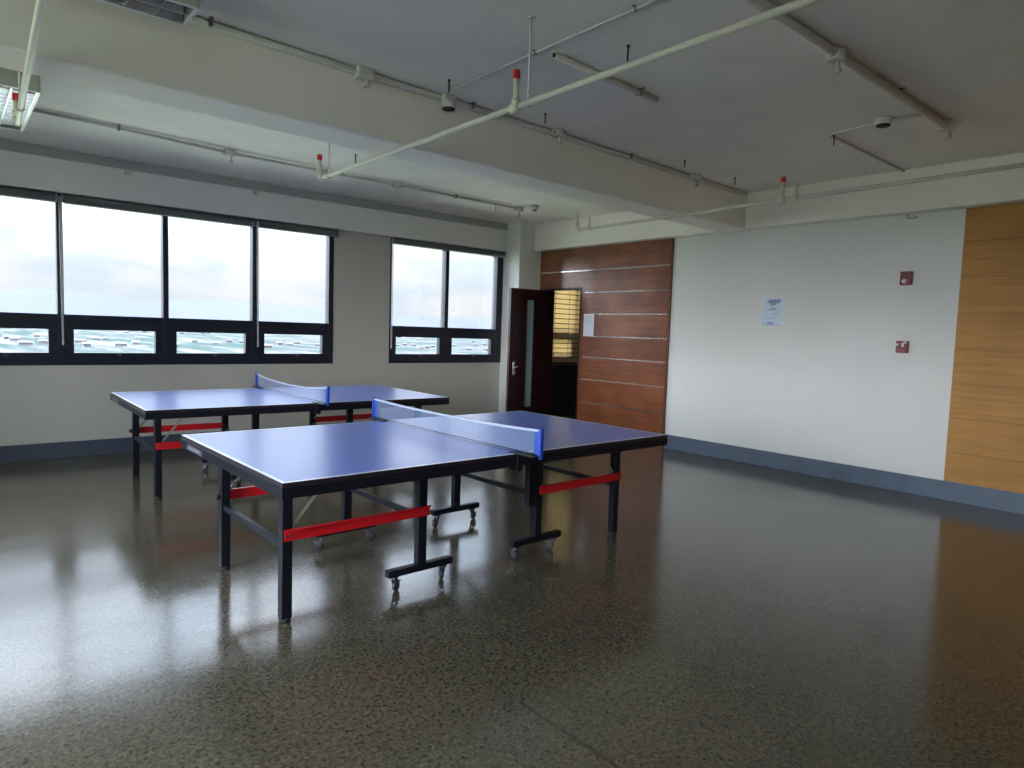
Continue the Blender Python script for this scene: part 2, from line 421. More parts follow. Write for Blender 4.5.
for i, (a, b) in enumerate(ADDED_FW):  # frames and panes of the added far wall windows
    k = (b-a)/3; m = MB(); pn = [(a+j*k+.04, a+(j+1)*k-.04) for j in range(3)]
    m.box(XL-.12, XL+.008, a, pn[0][0], FZ0, ZH); m.box(XL-.12, XL+.008, pn[-1][1], b, FZ0, ZH)
    for (q, c), (d, e) in zip(pn, pn[1:]): m.box(XL-.12, XL+.008, c, d, FZ0, ZH)
    for z0, z1 in ((FZ0, FZ0+.06), (ZH-.06, ZH)): m.box(XL-.12, XL+.008, a, b, z0, z1)
    r_ = struct(m.build('window_%d' % (7+i), M['frame']))
    for q, c in pn: MB().box(XL-.063, XL-.057, q-.01, c+.01, FZ0+.05, ZH-.05).build('pane', M['glass'], r_)

# roller blinds rolled up under the window beam
def roller_blind(x0, x1, cordx, label, drop=1.17, zb=2.575):
    root = empty('roller_blind', ((x0+x1)/2, 8.09, 2.62))
    ox = (x0+x1)/2
    def B(m, n, mt): return m.build(n, mt, root)
    L0 = x0-ox; L1 = x1-ox
    m = MB(); m.tube((L0+.015, 0, 0), (L1-.015, 0, 0), .036, 24); B(m, 'fabric_roll', M['blindfab'])
    m = MB(); m.box(L0+.02, L1-.02, -.036, -.028, zb-2.62, .0); B(m, 'fabric_edge', M['blindfab'])
    m = MB(); m.box(L0+.02, L1-.02, -.040, -.024, zb-2.62-.012, zb-2.62, bev=.003); B(m, 'bottom_bar', M['blindbar'])
    for e in (L0, L1-.012):
        m = MB(); m.box(e, e+.012, -.03, .04, -.045, .048, bev=.002); B(m, 'bracket', M['blindbar'])
    c = cordx-ox
    m = MB(); n = 12
    for k in (0, 1):
        dx = -.007 if k == 0 else .007
        m.path([(c+dx, -.035-.012*k, .01), (c+dx*.9, -.036-.012*k, -.5), (c+dx*.6+.004, -.037-.006*k, drop-2.62+.03)], .004, 8)
    m.lathe([(.004, .045), (.009, .03), (.010, .0), (.005, -.012)], (c+.004, -.04, drop-2.62), n=12)
    B(m, 'pull_cord', M['cord'])
    return tag(root, label, 'blind', 'rolled up roller blinds above the windows')
roller_blind(-1.05+1.0, .905, -.03, 'grey roller blind rolled up at the left edge of the wide window')
roller_blind(.945, 2.835, .925, 'grey roller blind rolled up above the two middle panes, white cord at its left end')
roller_blind(2.87, 3.90, 2.866, 'short grey roller blind rolled up over the right pane of the wide window')
roller_blind(4.70, 6.655, 4.672, 'grey roller blind rolled up over the narrower window beside the door', zb=2.585)

# bamboo blind in the next room
bb = empty('bamboo_blind', (8.28, 8.085, 2.70))
m = MB(); z = 2.66
sl = MB(); bt = MB()
while z > 1.0:
    sl.box(-.64, .64, -.003, .003, z-.076-2.70, z-2.70); bt.box(-.642, .642, -.010, -.003, z-.082-2.70, z-.068-2.70); z -= .082
sl.build('slats', M['bamboo'], bb); bt.build('battens', M['bamboo_cord'], bb)
m.box(-.65, .65, -.02, .02, -.035, .0, bev=.004); m.build('head_rail', M['bamboo_cord'], bb)
m = MB(); m.box(-.645, .645, -.012, .012, .895-2.70, .925-2.70, bev=.003); m.build('bottom_rail', M['bamboo_cord'], bb)
for x in (-.5, -.17, .17, .5):
    MB().tube((x, -.006, -.02), (x, -.006, .92-2.70), .003, 8).build('cord', M['bamboo_cord'], bb)
tag(bb, 'yellow bamboo slat blind glowing in the room behind the open door', 'blind')

# ------------------------------------------------------------------ door
door = empty('door_1', (XR-.01, DY1-.005, 0)); struct(door)
m = MB()
fy0, fy1 = DY0-(DY1-.005), .005
m.box(-.012, .165, fy0, fy0+.028, 0, DZ, bev=.004); m.box(-.012, .165, fy1-.028, fy1, 0, DZ, bev=.004); m.box(-.012, .165, fy0, fy1, DZ-.028, DZ, bev=.004)
m.build('door_frame', M['doorwood'], door)
LW = .735   # leaf stands open at a right angle to its wall, so it runs along -x
m = MB(); t = .042; zb, zt = .01, DZ-.032
gx0, gx1, gz0, gz1 = -.425, -.262, .30, 1.93
for a, b, c, d in [(-LW, gx0, zb, zt), (gx1, 0, zb, zt), (gx0, gx1, zb, gz0), (gx0, gx1, gz1, zt)]:
    m.box(a, b, -t, 0, c, d, mi=0)
m.box(-LW-.004, -LW, -t, 0, zb, zt, mi=1)
leaf = m.build('door_leaf', [M['doorwood'], M['dooredge']], door)
m = MB()
for a, b, c, d in [(gx0-.012, gx0+.008, gz0-.012, gz1+.012), (gx1-.008, gx1+.012, gz0-.012, gz1+.012), (gx0, gx1, gz0-.012, gz0+.008), (gx0, gx1, gz1-.008, gz1+.012)]:
    m.box(a, b, -t-.006, .006, c, d)
m.build('glazing_bead', M['doorwood'], leaf)
MB().box(gx0, gx1, -t/2-.003, -t/2+.003, gz0, gz1).build('vision_panel', M['sheenglass'], leaf)
m = MB()
hx, hz = -LW+.09, .92
m.box(hx-.022, hx+.022, -t-.008, -t, hz-.12, hz+.08, bev=.004)
m.tube((hx, -t, hz), (hx, -t-.055, hz), .009, 12)
m.path([(hx, -t-.05, hz), (hx+.03, -t-.054, hz), (hx+.12, -t-.05, hz-.004)], .009, 12)
m.tube((hx, -t-.006, hz-.075), (hx, -t-.014, hz-.075), .011, 14)
m.box(hx-.022, hx+.022, 0, .008, hz-.12, hz+.08, bev=.004); m.tube((hx, 0, hz), (hx, .055, hz), .009, 12); m.path([(hx, .05, hz), (hx+.12, .05, hz)], .009, 12)
m.build('door_handle', M['chrome'], leaf)
for z in (.25, 1.05, 1.85):
    MB().tube((-.004, .006, z-.05), (-.004, .006, z+.05), .008, 12).build('hinge', M['chrome'], leaf)

# ------------------------------------------------------------------ tennis tables
H, LT, WT = .76, 2.74, 1.525
def caster(root, x, y, rz):
    """swivel caster: plate, fork, wheel, brake pedal. stands at (x, y) with its top at z .09"""
    R = Matrix.Translation((x, y, 0)) @ Matrix.Rotation(rz, 4, 'Z')
    m = MB()
    m.box(-.024, .024, -.02, .02, .084, .090); m.lathe([(.018, .072), (.020, .078), (.018, .084)], (0, 0, 0), n=16)
    for s in (-1, 1):
        y0 = .0125*s
        m.prism([(-.014, y0-.0012, .076), (.014, y0-.0012, .076), (.036, y0-.0012, .032), (.030, y0-.0012, .022), (.016, y0-.0012, .026)], (0, .0024, 0))
    m.box(-.016, .016, -.0135, .0135, .071, .076)
    m.prism([(.030, -.010, .060), (.058, -.010, .052), (.060, -.010, .047), (.030, -.010, .052)], (0, .020, 0))
    fork = m.build('caster', M['zinc'], root); fork.matrix_local = R
    w = MB()
    w.lathe([(.012, -.011), (.024, -.010), (.0295, -.007), (.030, 0), (.0295, .007), (.024, .010), (.012, .011)], (.022, 0, .030), axis='y', n=24)
    w.tube((.022, -.016, .030), (.022, .016, .030), .004, 10)
    w.build('wheel', M['wheel'], fork)

def make_table(sag):
    root = empty('tennis_table')
    U = lambda u: u-LT/2
    V = lambda v: v-WT/2
    B = lambda m, n, mt, p=root: m.build(n, mt, p)
    rails_y = (.315, WT-.33)
    for half in (0, 1):
        sgn = -1 if half == 0 else 1
        x0, x1 = (-LT/2, -.003) if half == 0 else (.003, LT/2)
        # table top: lacquered upper face, dark edge
        m = MB(); m.box(x0, x1, -WT/2, WT/2, H-.020, H, bev=.0015)
        top = m.bm
        for f in top.faces: f.material_index = 0 if f.normal.z > .9 or f.calc_center_median().z > H-.0005 else 1
        for f in top.faces:
            f.normal_update(); f.material_index = 0 if f.normal.z > .5 else 1
        B(m, 'tabletop', [M['top'], M['topedge']])
        # steel apron frame under it
        m = MB(); a = .002
        xa, xb = (x0-a, x1-.001) if half == 0 else (x0+.001, x1+a)
        za, zb = H-.072, H-.0205
        m.box(xa, xb, -WT/2-a, -WT/2+.022, za, zb, bev=.003); m.box(xa, xb, WT/2-.022, WT/2+a, za, zb, bev=.003)
        m.box(xa, xa+.024, -WT/2+.02, WT/2-.02, za, zb, bev=.003); m.box(xb-.024, xb, -WT/2+.02, WT/2-.02, za, zb, bev=.003)
        for v in rails_y: m.box(xa+.02, xb-.02, V(v)-.015, V(v)+.015, za+.01, zb)
        m.box((xa+xb)/2-.015, (xa+xb)/2+.015, -WT/2+.02, WT/2-.02, za+.01, zb)
        B(m, 'apron', M['black'])
        ue = U(.145) if half == 0 else U(2.57)      # end legs
        um = U(.92) if half == 0 else U(1.81)       # legs on casters
        for k, v in enumerate(rails_y):
            y = V(v); out = -1 if k == 0 else 1
            m = MB(); m.box(ue-.026, ue+.026, y-.026, y+.026, .02, H-.045, bev=.004); leg = B(m, 'leg', M['black'])
            m = MB(); m.lathe([(.027, 0), (.029, .006), (.029, .022), (.022, .026)], (ue, y, 0), n=16); B(m, 'foot', M['rubber'], leg)
            m = MB(); m.box(um-.028, um+.028, y-.022, y+.022, .128, H-.045, bev=.004); B(m, 'leg', M['black'])
            # caster bar under the inner leg
            m = MB(); m.box(um-.212, um+.212, y-.022, y+.022, .091, .130, bev=.004); B(m, 'caster_bar', M['black'])
            caster(root, um-.165, y, (.5, 2.6)[k] + half*.9); caster(root, um+.155, y, (1.2, -.4)[k] + half*.7)
            # red angle rail joining both legs
            ra, rb = (ue-.018, um+.04) if half == 0 else (um-.01, ue+.035)
            yo = y + out*.028
            z0, z1 = .405, .462
            m = MB()
            m.box(ra, rb, min(yo, yo+out*.003), max(yo, yo+out*.003), z0, z1, bev=.0008)
            m.box(ra, rb, min(yo, yo+out*.024), max(yo, yo+out*.024), z1-.003, z1, bev=.0008)
            rail = B(m, 'red_rail', M['red'])
            for bx in (ue-.010, ue+.012, um):
                m = MB(); m.tube((bx, yo+out*.003, .432), (bx, yo+out*.008, .432), .006, 8); B(m, 'bolt', M['zinc'], rail)
            # folding stay between end leg and apron
            d = 1 if half == 0 else -1
            m = MB()
            p0 = Vector((ue+d*.028, y+out*.006, .46)); p1 = Vector((ue+d*.20, y+out*.006, .665))
            t = (p1-p0).normalized(); nrm = Vector((-t.z, 0, t.x))*.008
            m.prism([p0-nrm, p1-nrm, p1+nrm, p0+nrm], (0, .004, 0))
            m.box(min(p1.x-.012, p1.x+.012), max(p1.x-.012, p1.x+.012), p1.y-.006, p1.y+.014, .655, H-.06)
            B(m, 'stay', M['strut'])
            if k == 1:
                m = MB(); m.lathe([(.012, 0), (.016, .004), (.016, .022), (.011, .028)], (ue-d*.024, y, .435), axis='x', n=14) if d < 0 else m.lathe([(.012, 0), (.016, -.004), (.016, -.022), (.011, -.028)], (ue-d*.024, y, .435), axis='x', n=14)
                B(m, 'lock_knob', M['rubber'])
        # cross bars joining the legs across the table
        for ux, zz in ((ue, .372), (um, .392)):
            m = MB(); m.box(ux-.014, ux+.014, V(rails_y[0])+.02, V(rails_y[1])-.02, zz-.016, zz+.016, bev=.003); B(m, 'cross_bar', M['black'])
        m = MB(); e = -sgn
        xe = xa if half == 0 else xb
        m.box(min(xe, xe+sgn*.0015), max(xe, xe+sgn*.0015), WT/2-.42, WT/2-.13, H-.066, H-.034)
        lb = B(m, 'maker_plate', M['label'])
        m = MB()
        for q in range(7):
            yy = WT/2-.17-q*.030
            m.box(min(xe+sgn*.0015, xe+sgn*.002), max(xe+sgn*.0015, xe+sgn*.002), yy-.020, yy, H-.058, H-.043)
        B(m, 'plate_print', M['ink'], lb)
    # net set clamped across the middle
    nh = .1525
    NX = .012
    YN = [-WT/2-.147+(WT+.294)*i/24 for i in range(25)]
    zt = lambda y: H+nh-sag*(1-(abs(y)/(WT/2+.147))**2.6)
    n = MB(); n.prism([(NX-.0015, y, H+.012) for y in YN]+[(NX-.0015, y, zt(y)-.008) for y in YN[::-1]], (.003, 0, 0))
    net = B(n, 'net', M['net'])
    n = MB(); n.prism([(NX-.004, y, zt(y)-.014) for y in YN]+[(NX-.004, y, zt(y)) for y in YN[::-1]], (.008, 0, 0)); B(n, 'net_tape', M['tape'], net)
    n = MB(); n.path([(NX, -WT/2-.148, H+.010), (NX, 0, H+.007), (NX, WT/2+.148, H+.010)], .0025, 8); B(n, 'net_cord', M['black'], net)
    for s in (-1, 1):
        y = s*(WT/2+.150)
        n = MB(); n.box(NX-.011, NX+.011, y-.007, y+.007, H-.012, H+nh+.006, bev=.002)
        n.box(NX-.004, NX+.004, y-s*.016-.004, y-s*.016+.004, H+.0, H+nh, bev=.001); B(n, 'net_post', M['netblue'], net)
        n = MB(); n.box(NX-.0022, NX+.0022, min(y, y-s*.055), max(y, y-s*.055), H+.012, H+nh-.01); B(n, 'side_band', M['netband'], net)
        n = MB()
        yi = s*(WT/2-.055)
        n.box(-.045, .012, min(yi, y), max(yi, y), H+.0005, H+.006, bev=.001)           # upper jaw on the table
        n.box(-.034, .008, min(s*(WT/2+.004), s*(WT/2+.012)), max(s*(WT/2+.004), s*(WT/2+.012)), H-.095, H+.004, bev=.002)   # C-shaped bracket round the table edge
        n.box(-.034, .008, min(yi, s*(WT/2+.010)), max(yi, s*(WT/2+.010)), H-.098, H-.088, bev=.001)
        B(n, 'clamp', M['black'], net)
        n = MB(); ys = s*(WT/2-.035)
        n.tube((-.02, ys, H-.073), (-.02, ys, H-.125), .005, 10); n.lathe([(.006, -.145), (.014, -.14), (.014, -.128), (.006, -.122)], (-.02, ys, H), n=14)
        B(n, 'clamp_screw', M['rubber'], net)
    return root
T1 = make_table(.018)
T2 = make_table(.045)
def place(t, x, y, r):
    c, s = math.cos(r), math.sin(r); u, v = LT/2, WT/2
    t.location = (x+c*u-s*v, y+s*u+c*v, 0); t.rotation_euler = (0, 0, r)
place(T1, 1.0967, 2.7805, .0116)
place(T2, 1.152, 5.5822, -.0178)
tag(T1, 'blue table tennis table nearest the camera, black legs, red rails', 'table', 'table tennis tables')
tag(T2, 'blue table tennis table standing behind, closer to the windows', 'table', 'table tennis tables')
# flat leg sleeve that only the front table shows
MB().box(1.72-LT/2, 1.79-LT/2, .315-WT/2-.025, .315-WT/2-.021, .335, H-.07, bev=.001).box(1.715-LT/2, 1.745-LT/2, .315-WT/2-.025, .315-WT/2+.02, .335, H-.07, bev=.002).build('leg_sleeve', M['black'], T1)

# ------------------------------------------------------------------ things on the right wall
def face(y0, y1, z0, z1, d0, d1): return (XR-d1, XR-d0, y0, y1, z0, z1)
p = empty('paper_notice', (XR, 3.895, 1.60))
m = MB(); n = 8
m.box(*face(3.779, 4.012, 1.60, 1.91, .0005, .002)); o = m.build('sheet', M['paperb'], p); o.location = (-XR, -3.895, -1.60)
def ink(parent, rows, y0, y1, mt, off, depth=.002, nm='print'):
    m = MB()
    for z0, z1, a, b in rows: m.box(XR-depth-.0004, XR-depth, y1-(y1-y0)*b, y1-(y1-y0)*a, z0, z1)
    o = m.build(nm, mt, parent); o.location = off; return o
off = (-XR, -3.895, -1.60)
ink(p, [(1.875, 1.893, .30, .95), (1.855, 1.872, .22, .9), (1.836, 1.852, .4, .72), (1.632, 1.642, .3, .62), (1.62, 1.63, .24, .58)], 3.785, 4.006, M['inkb'], off)
ink(p, [(1.82, 1.828, .38, .62), (1.79, 1.80, .42, .75), (1.778, 1.787, .25, .72), (1.752, 1.758, .7, .95), (1.728, 1.733, .5, .9), (1.607, 1.613, .05, .95), (1.70, 1.704, .3, .8), (1.68, 1.684, .15, .7)], 3.785, 4.006, M['inkg'], off, nm='fine_print')
tag(p, 'bluish printed notice sheet taped on the white wall', 'paper')
p = empty('paper_notice', (XR-.016, 6.68, 1.41)); off = (-(XR-.016), -6.68, -1.41)
m = MB(); m.box(XR-.018-.0012, XR-.018, 6.582, 6.782, 1.412, 1.73); o = m.build('sheet', M['paperw'], p); o.location = off
ink(p, [(1.69, 1.697, .2, .8), (1.665, 1.669, .1, .9), (1.64, 1.644, .1, .85), (1.615, 1.619, .1, .9), (1.59, 1.594, .1, .7)], 6.582, 6.782, M['inkg'], off, depth=.0192)
tag(p, 'white paper sheet posted on the red-brown wood panelling beside the door', 'paper')

a = empty('fire_alarm_strobe', (XR, 2.527, 2.015)); off = (-XR, -2.527, -2.015)
def part(m, n, mt, par=None):
    o = m.build(n, mt, par or a); o.location = off if par is None else (0, 0, 0); return o
part(MB().box(*face(2.476, 2.578, 2.012, 2.142, .0, .045), bev=.006), 'housing', M['alarm'])
part(MB().box(*face(2.492, 2.562, 2.075, 2.130, .045, .049), bev=.001), 'horn_grille', M['alarmd'])
m = MB(); m.lathe([(.022, 0), (.021, -.014), (.014, -.024), (.004, -.028)], (XR-.044, 2.534, 2.046), axis='x', n=18)
part(m, 'strobe_lens', M['alarmw'])
tag(a, 'red fire alarm strobe with white lens, upper of the two on the white wall', 'fire alarm')
a = empty('fire_alarm_call_point', (XR, 2.518, 1.36)); off = (-XR, -2.518, -1.36)
part(MB().box(*face(2.467, 2.570, 1.358, 1.474, .0, .04), bev=.006), 'housing', M['alarm'])
part(MB().box(*face(2.48, 2.557, 1.40, 1.425, .04, .052), bev=.004), 'pull_bar', M['alarmd'])
m = MB(); m.box(*face(2.548, 2.562, 1.425, 1.447, .04, .0415)); m.box(*face(2.498, 2.512, 1.415, 1.455, .0, .0535)); m.box(*face(2.475, 2.50, 1.452, 1.464, .04, .0415))
part(m, 'white_marks', M['alarmw'])
tag(a, 'red manual fire alarm box, lower of the two on the white wall', 'fire alarm')

# ------------------------------------------------------------------ sprinkler pipes
def sprinkler(x, y_end, y_start, z, risers, rods, label, slope=0.0, endcap='redcap', stubs=()):
    root = empty('sprinkler_pipe', (x, y_end, z)); R = .0165
    B = lambda m, n, mt, p=root: m.build(n, mt, p)
    fx = lambda y: slope*(y-y_end)
    m = MB()
    e = 8; pts = [(fx(y_start), y_start-y_end, 0), (0, -.06, 0)]
    for i in range(1, e+1):
        t = i/e*PI/2; pts.append((0, -.06+.06*math.sin(t), .06-.06*math.cos(t)))
    m.path(pts, R, 18); B(m, 'pipe', M['pipe'])
    m = MB(); pp = []
    for i in range(0, e+1):
        t = i/e*PI/2; pp.append((0, -.06+.06*math.sin(t), .06-.06*math.cos(t)))
    m.path(pp, R+.007, 18); B(m, 'elbow', M['pipe'])
    for yr, h in [(y_end, .06)] + risers:
        m = MB(); X = fx(yr); Y = yr-y_end
        z0 = .05 if yr == y_end else 0
        m.tube((X, Y, z0), (X, Y, .155), .016, 16); m.lathe([(.024, 0), (.024, .035), (.018, .045)], (X, Y, z0), n=16)
        if yr != y_end: m.tube((X, Y-.035, 0), (X, Y+.035, 0), R+.008, 18)
        r = B(m, 'riser', M['riser'])
        m = MB(); m.lathe([(.017, .150), (.021, .153), (.021, .190), (.017, .196), (.006, .198)], (X, Y, 0), n=16); cm = endcap if yr == y_end else 'redcap'; B(m, 'red_cap' if cm == 'redcap' else 'cap', M[cm], r)
    for yr in stubs:
        m = MB(); X = fx(yr); Y = yr-y_end
        m.tube((X, Y-.03, 0), (X, Y+.03, 0), R+.008, 16); m.tube((X, Y, 0), (X, Y, .10), .015, 14); m.lathe([(.019, .10), (.020, .104), (.020, .12), (.015, .124)], (X, Y, 0), n=14)
        B(m, 'capped_stub', M['riser'])
    for yr in rods:
        m = MB(); X = fx(yr); Y = yr-y_end
        top = (2.68 if 4.0 < yr < 4.55 else ZC)-z
        m.tube((X, Y, .045), (X, Y, top), .006, 10); m.lathe([(.022, top-.004), (.022, top)], (X, Y, 0), n=14)
        m.path([(X+(R+.004)*math.sin(t), Y, (R+.004)*math.cos(t)) for t in [i/16*2*PI for i in range(17)]], .004, 6)
        m.tube((X, Y, R), (X, Y, .06), .009, 10)
        B(m, 'hanger', M['pipe'])
    return tag(root, label, 'pipe', 'sprinkler pipes under the ceiling')
sprinkler(2.42, 5.38, -3.5, 2.65, [(2.86, 0)], [2.755, 5.20, -.2], 'white sprinkler pipe crossing the middle of the ceiling, two red capped risers', .008)
sprinkler(.40, 5.42, -3.5, 2.65, [], [4.95, 1.0], 'white sprinkler pipe hanging at the left edge beside the louvred light', .035)
sprinkler(5.70, 5.60, -3.5, 2.65, [(3.015, 0)], [-.2, 4.28], 'thin white sprinkler pipe along the right side near the white wall', .05, endcap='riser', stubs=(2.89, 5.40))

# ------------------------------------------------------------------ conduits
def jbox(root, x, y, z, kind='round', rel=(0, 0, 0)):
    """junction box under a ceiling conduit"""
    x, y, z = x-rel[0], y-rel[1], z-rel[2]
    m = MB()
    if kind == 'round':
        m.lathe([(.052, 0), (.055, -.004), (.055, -.050), (.047, -.058)], (x, y, z), n=8)
        m.tube((x+.012, y-.008, z-.055), (x+.012, y-.008, z-.105), .010, 10)
        m.lathe([(.018, -.098), (.021, -.104), (.021, -.114), (.014, -.122)], (x+.012, y-.008, z), n=14)
        m.tube((x-.07, y, z-.028), (x-.05, y, z-.028), .020, 12); m.tube((x+.05, y, z-.028), (x+.07, y, z-.028), .020, 12)
    elif kind == 'square':
        m.box(x-.055, x+.055, y-.05, y+.02, z-.075, z, bev=.005); m.tube((x+.02, y-.02, z-.075), (x+.02, y-.02, z-.10), .014, 12); m.lathe([(.018, -.10), (.022, -.104), (.022, -.112)], (x+.02, y-.02, z), n=12)
    elif kind == 'sensor':
        m.box(x-.045, x+.045, y-.045, y+.02, z-.05, z, bev=.005); m.lathe([(.046, -.045), (.050, -.05), (.050, -.095)], (x, y-.02, z), n=20)
        b = m.build('junction_box', M['boxm'], root)
        MB().lathe([(.046, -.095), (.046, -.103), (.03, -.108)], (x, y-.02, z), n=20).build('sensor_lens', M['smoked'], b)
        return b
    return m.build('junction_box', M['boxm'], root)
def clip(root, x, y, z, along, rel):
    x, y, z = x-rel[0], y-rel[1], z-rel[2]
    m = MB()
    if along == 'x': m.box(x-.010, x+.010, y-.045, y+.03, z-.004, z, bev=.001); m.box(x-.010, x+.010, y-.022, y+.022, z-.040, z-.036); m.box(x-.01, x+.01, y-.022, y-.018, z-.04, z); m.box(x-.01, x+.01, y+.018, y+.022, z-.04, z)
    else: m.box(x-.028, x+.018, y-.007, y+.007, z-.003, z, bev=.001); m.box(x-.010, x+.010, y-.007, y+.007, z-.019, z-.016); m.box(x-.010, x-.0085, y-.007, y+.007, z-.018, z)
    return m.build('clip', M['bracket'], root)
def conduit(pts, r, boxes, clips, label, sag=0.0, mt='conduit', name='electrical_conduit', group='conduits on the ceiling'):
    o = pts[0]; root = empty(name, o)
    P = []
    for i, p in enumerate(pts): P.append((p[0]-o[0], p[1]-o[1], p[2]-o[2]))
    MB().path(P, r, 12).build('conduit_tube', M[mt], root)
    for b in boxes: jbox(root, *b, rel=o)
    for x, y, z, al in clips: clip(root, x, y, z, al, o)
    return tag(root, label, 'conduit', group)
zb = ZC
yc = lambda x: beam_y(x)-.026
yb = lambda x: beam_y(x)-.062
conduit([(1.05, yc(1.05), ZC-.026), (2.1, yc(2.1), ZC-.026), (4.0, yc(4), ZC-.026), (6.9, yc(6.9), ZC-.026)], .022,
        [(2.10, yb(2.1)+.03, ZC, 'square'), (2.76, yb(2.76)+.02, ZC, 'sensor'), (3.86, yb(3.86), ZC, 'round'), (5.86, yb(5.86), ZC, 'round')],
        [(1.16, yc(1.16)-.012, ZC, 'x'), (2.98, yc(2.98)-.012, ZC, 'x'), (4.82, yc(4.82)-.012, ZC, 'x')],
        'painted conduit running along the top of the large ceiling beam')
yf = 6.78
conduit([(.56, 6.655, ZC-.018), (1.2, 6.70, ZC-.018), (2.15, 6.79, ZC-.03), (4.0, 6.83, ZC-.022), (5.9, 6.87, ZC-.018)], .014,
        [(2.15, 6.80, ZC, 'round'), (4.0, 6.83, ZC, 'round'), (5.87, 6.87, ZC, 'round')], [(1.2, 6.70, ZC, 'x'), (4.84, 6.85, ZC, 'x')],
        'thin painted conduit with junction boxes on the ceiling above the windows')
cstrip = empty('corner_strip', (2.8, 8.05, ZC-.055))  # plain grey strip in the ceiling corner
MB().box(-5.5, 3.86, -.022, -.0005, -.045, .05, bev=.003).build('strip_body', M['cornerstrip'], cstrip)
for x in (1.52, 2.836):
    MB().box(x-2.8-.028, x-2.8+.028, -.045, -.0005, -.095, -.046, bev=.004).build('outlet_box', M['boxm'], cstrip)
tag(cstrip, 'grey strip along the corner of ceiling and window wall', 'conduit', 'conduits on the ceiling')
conduit([(2.70, 3.93, ZC-.009), (2.70, 1.86, ZC-.009)], .007, [], [(2.70, 3.05, ZC, 'y'), (2.70, 2.3, ZC, 'y')], 'thin straight conduit on the ceiling left of the white open ended tube')
conduit([(2.78, 2.975, ZC-.022), (3.80, 3.02, ZC-.022)], .020, [], [(3.60, 3.01, ZC, 'x')], 'short white tube with an open dark end on the ceiling', mt='pipe')
MB().tube((-.004, 0, 0), (.002, 0, 0), .014, 14).build('tube_end', M['smoked'], bpy.data.objects['electrical_conduit.003'])
yt = 1.83
conduit([(1.2, yt, ZC-.028), (3.9, yt, ZC-.028), (5.72, yt, ZC-.028)], .026,
        [(3.88, yt, ZC-.01, 'round'), (5.70, yt, ZC, 'round')], [(4.76, yt, ZC, 'x')], 'thick painted conduit on the ceiling at the right, two junction boxes')
conduit([(5.36, 1.86, ZC-.012), (5.33, 2.2, ZC-.012), (5.38, 2.53, ZC-.012), (5.42, 2.56, ZC-.012), (6.0, 2.57, ZC-.012), (6.975, 2.575, ZC-.012)], .010, [], [],
        'thin bent conduit around the smoke detector on the ceiling')
conduit([(XR-.02, 2.56, 2.69), (XR-.02, 2.56, 2.66), (XR-.02, 2.54, 2.645), (XR-.02, 2.47, 2.655)], .010, [], [], 'tiny bent conduit stub under the beam above the fire alarms')
# bracket at the far box of the thick conduit
MB().box(5.78-1.2, 5.80-1.2, .0, .02, -.07, .028).box(5.72-1.2, 5.80-1.2, .0, .02, .018, .028).build('rod_bracket', M['bracket'], bpy.data.objects['electrical_conduit.004'])

# smoke detector, ceiling sensor
d = empty('smoke_detector', (5.30, 2.12, ZC))
MB().lathe([(.058, 0), (.060, -.008), (.056, -.04), (.05, -.048)], (0, 0, 0), n=28).build('housing', M['smokew'], d)
MB().lathe([(.049, -.048), (.046, -.058), (.02, -.061)], (0, 0, 0), n=24).build('sensing_grille', M['smoked'], d)
tag(d, 'white round smoke detector with dark underside on the ceiling', 'smoke detector')
d = empty('smoke_detector', (5.93, 6.62, ZC))
MB().lathe([(.055, 0), (.057, -.01), (.05, -.05), (.03, -.062)], (0, 0, 0), n=24).build('housing', M['boxm'], d)
MB().lathe([(.032, -.060), (.03, -.068), (.01, -.07)], (0, 0, 0), n=20).build('sensing_grille', M['smoked'], d)
tag(d, 'small grey detector at the end of the conduit near the corner column', 'smoke detector')

# threaded rods left hanging from the slab
def rod(x, y, l, label, hook=False):
    m = MB(); m.tube((0, 0, 0), (0, 0, -l), .005, 8); m.lathe([(.011, -.008), (.011, 0)], (0, 0, 0), n=6)
    k = int(l/.012)
    for i in range(k): m.lathe([(.005, -.012*i-.010), (.0062, -.012*i-.013), (.005, -.012*i-.016)], (0, 0, 0), n=8)
    o = m.build('hanger_rod', M['rod']); o.location = (x, y, ZC)
    return tag(o, label, 'rod', 'bare threaded rods hanging from the ceiling')
rod(3.02, 2.62, .085, 'dark threaded rod above the crossing of the white tube and middle pipe')
rod(3.51, 3.83, .075, 'dark threaded rod left of the second box on the beam conduit')
rod(5.33, 3.87, .06, 'dark threaded rod over the last junction box on the beam conduit')
rod(6.22, 3.89, .075, 'dark threaded rod nearest the meeting of the two beams')
rod(2.60, 3.79, .08, 'dark threaded rod above the dark sensor box on the beam conduit')
rod(3.07, 6.02, .09, 'threaded rod right of the red capped riser above the windows')
rod(4.80, 5.56, .075, 'threaded rod under the ceiling between beam and corner column')
rod(5.40, 2.52, .10, 'threaded rod below the bend of the thin conduit by the smoke detector')
rod(5.55, 6.95, .10, 'threaded rod just left of the last box on the window side conduit')

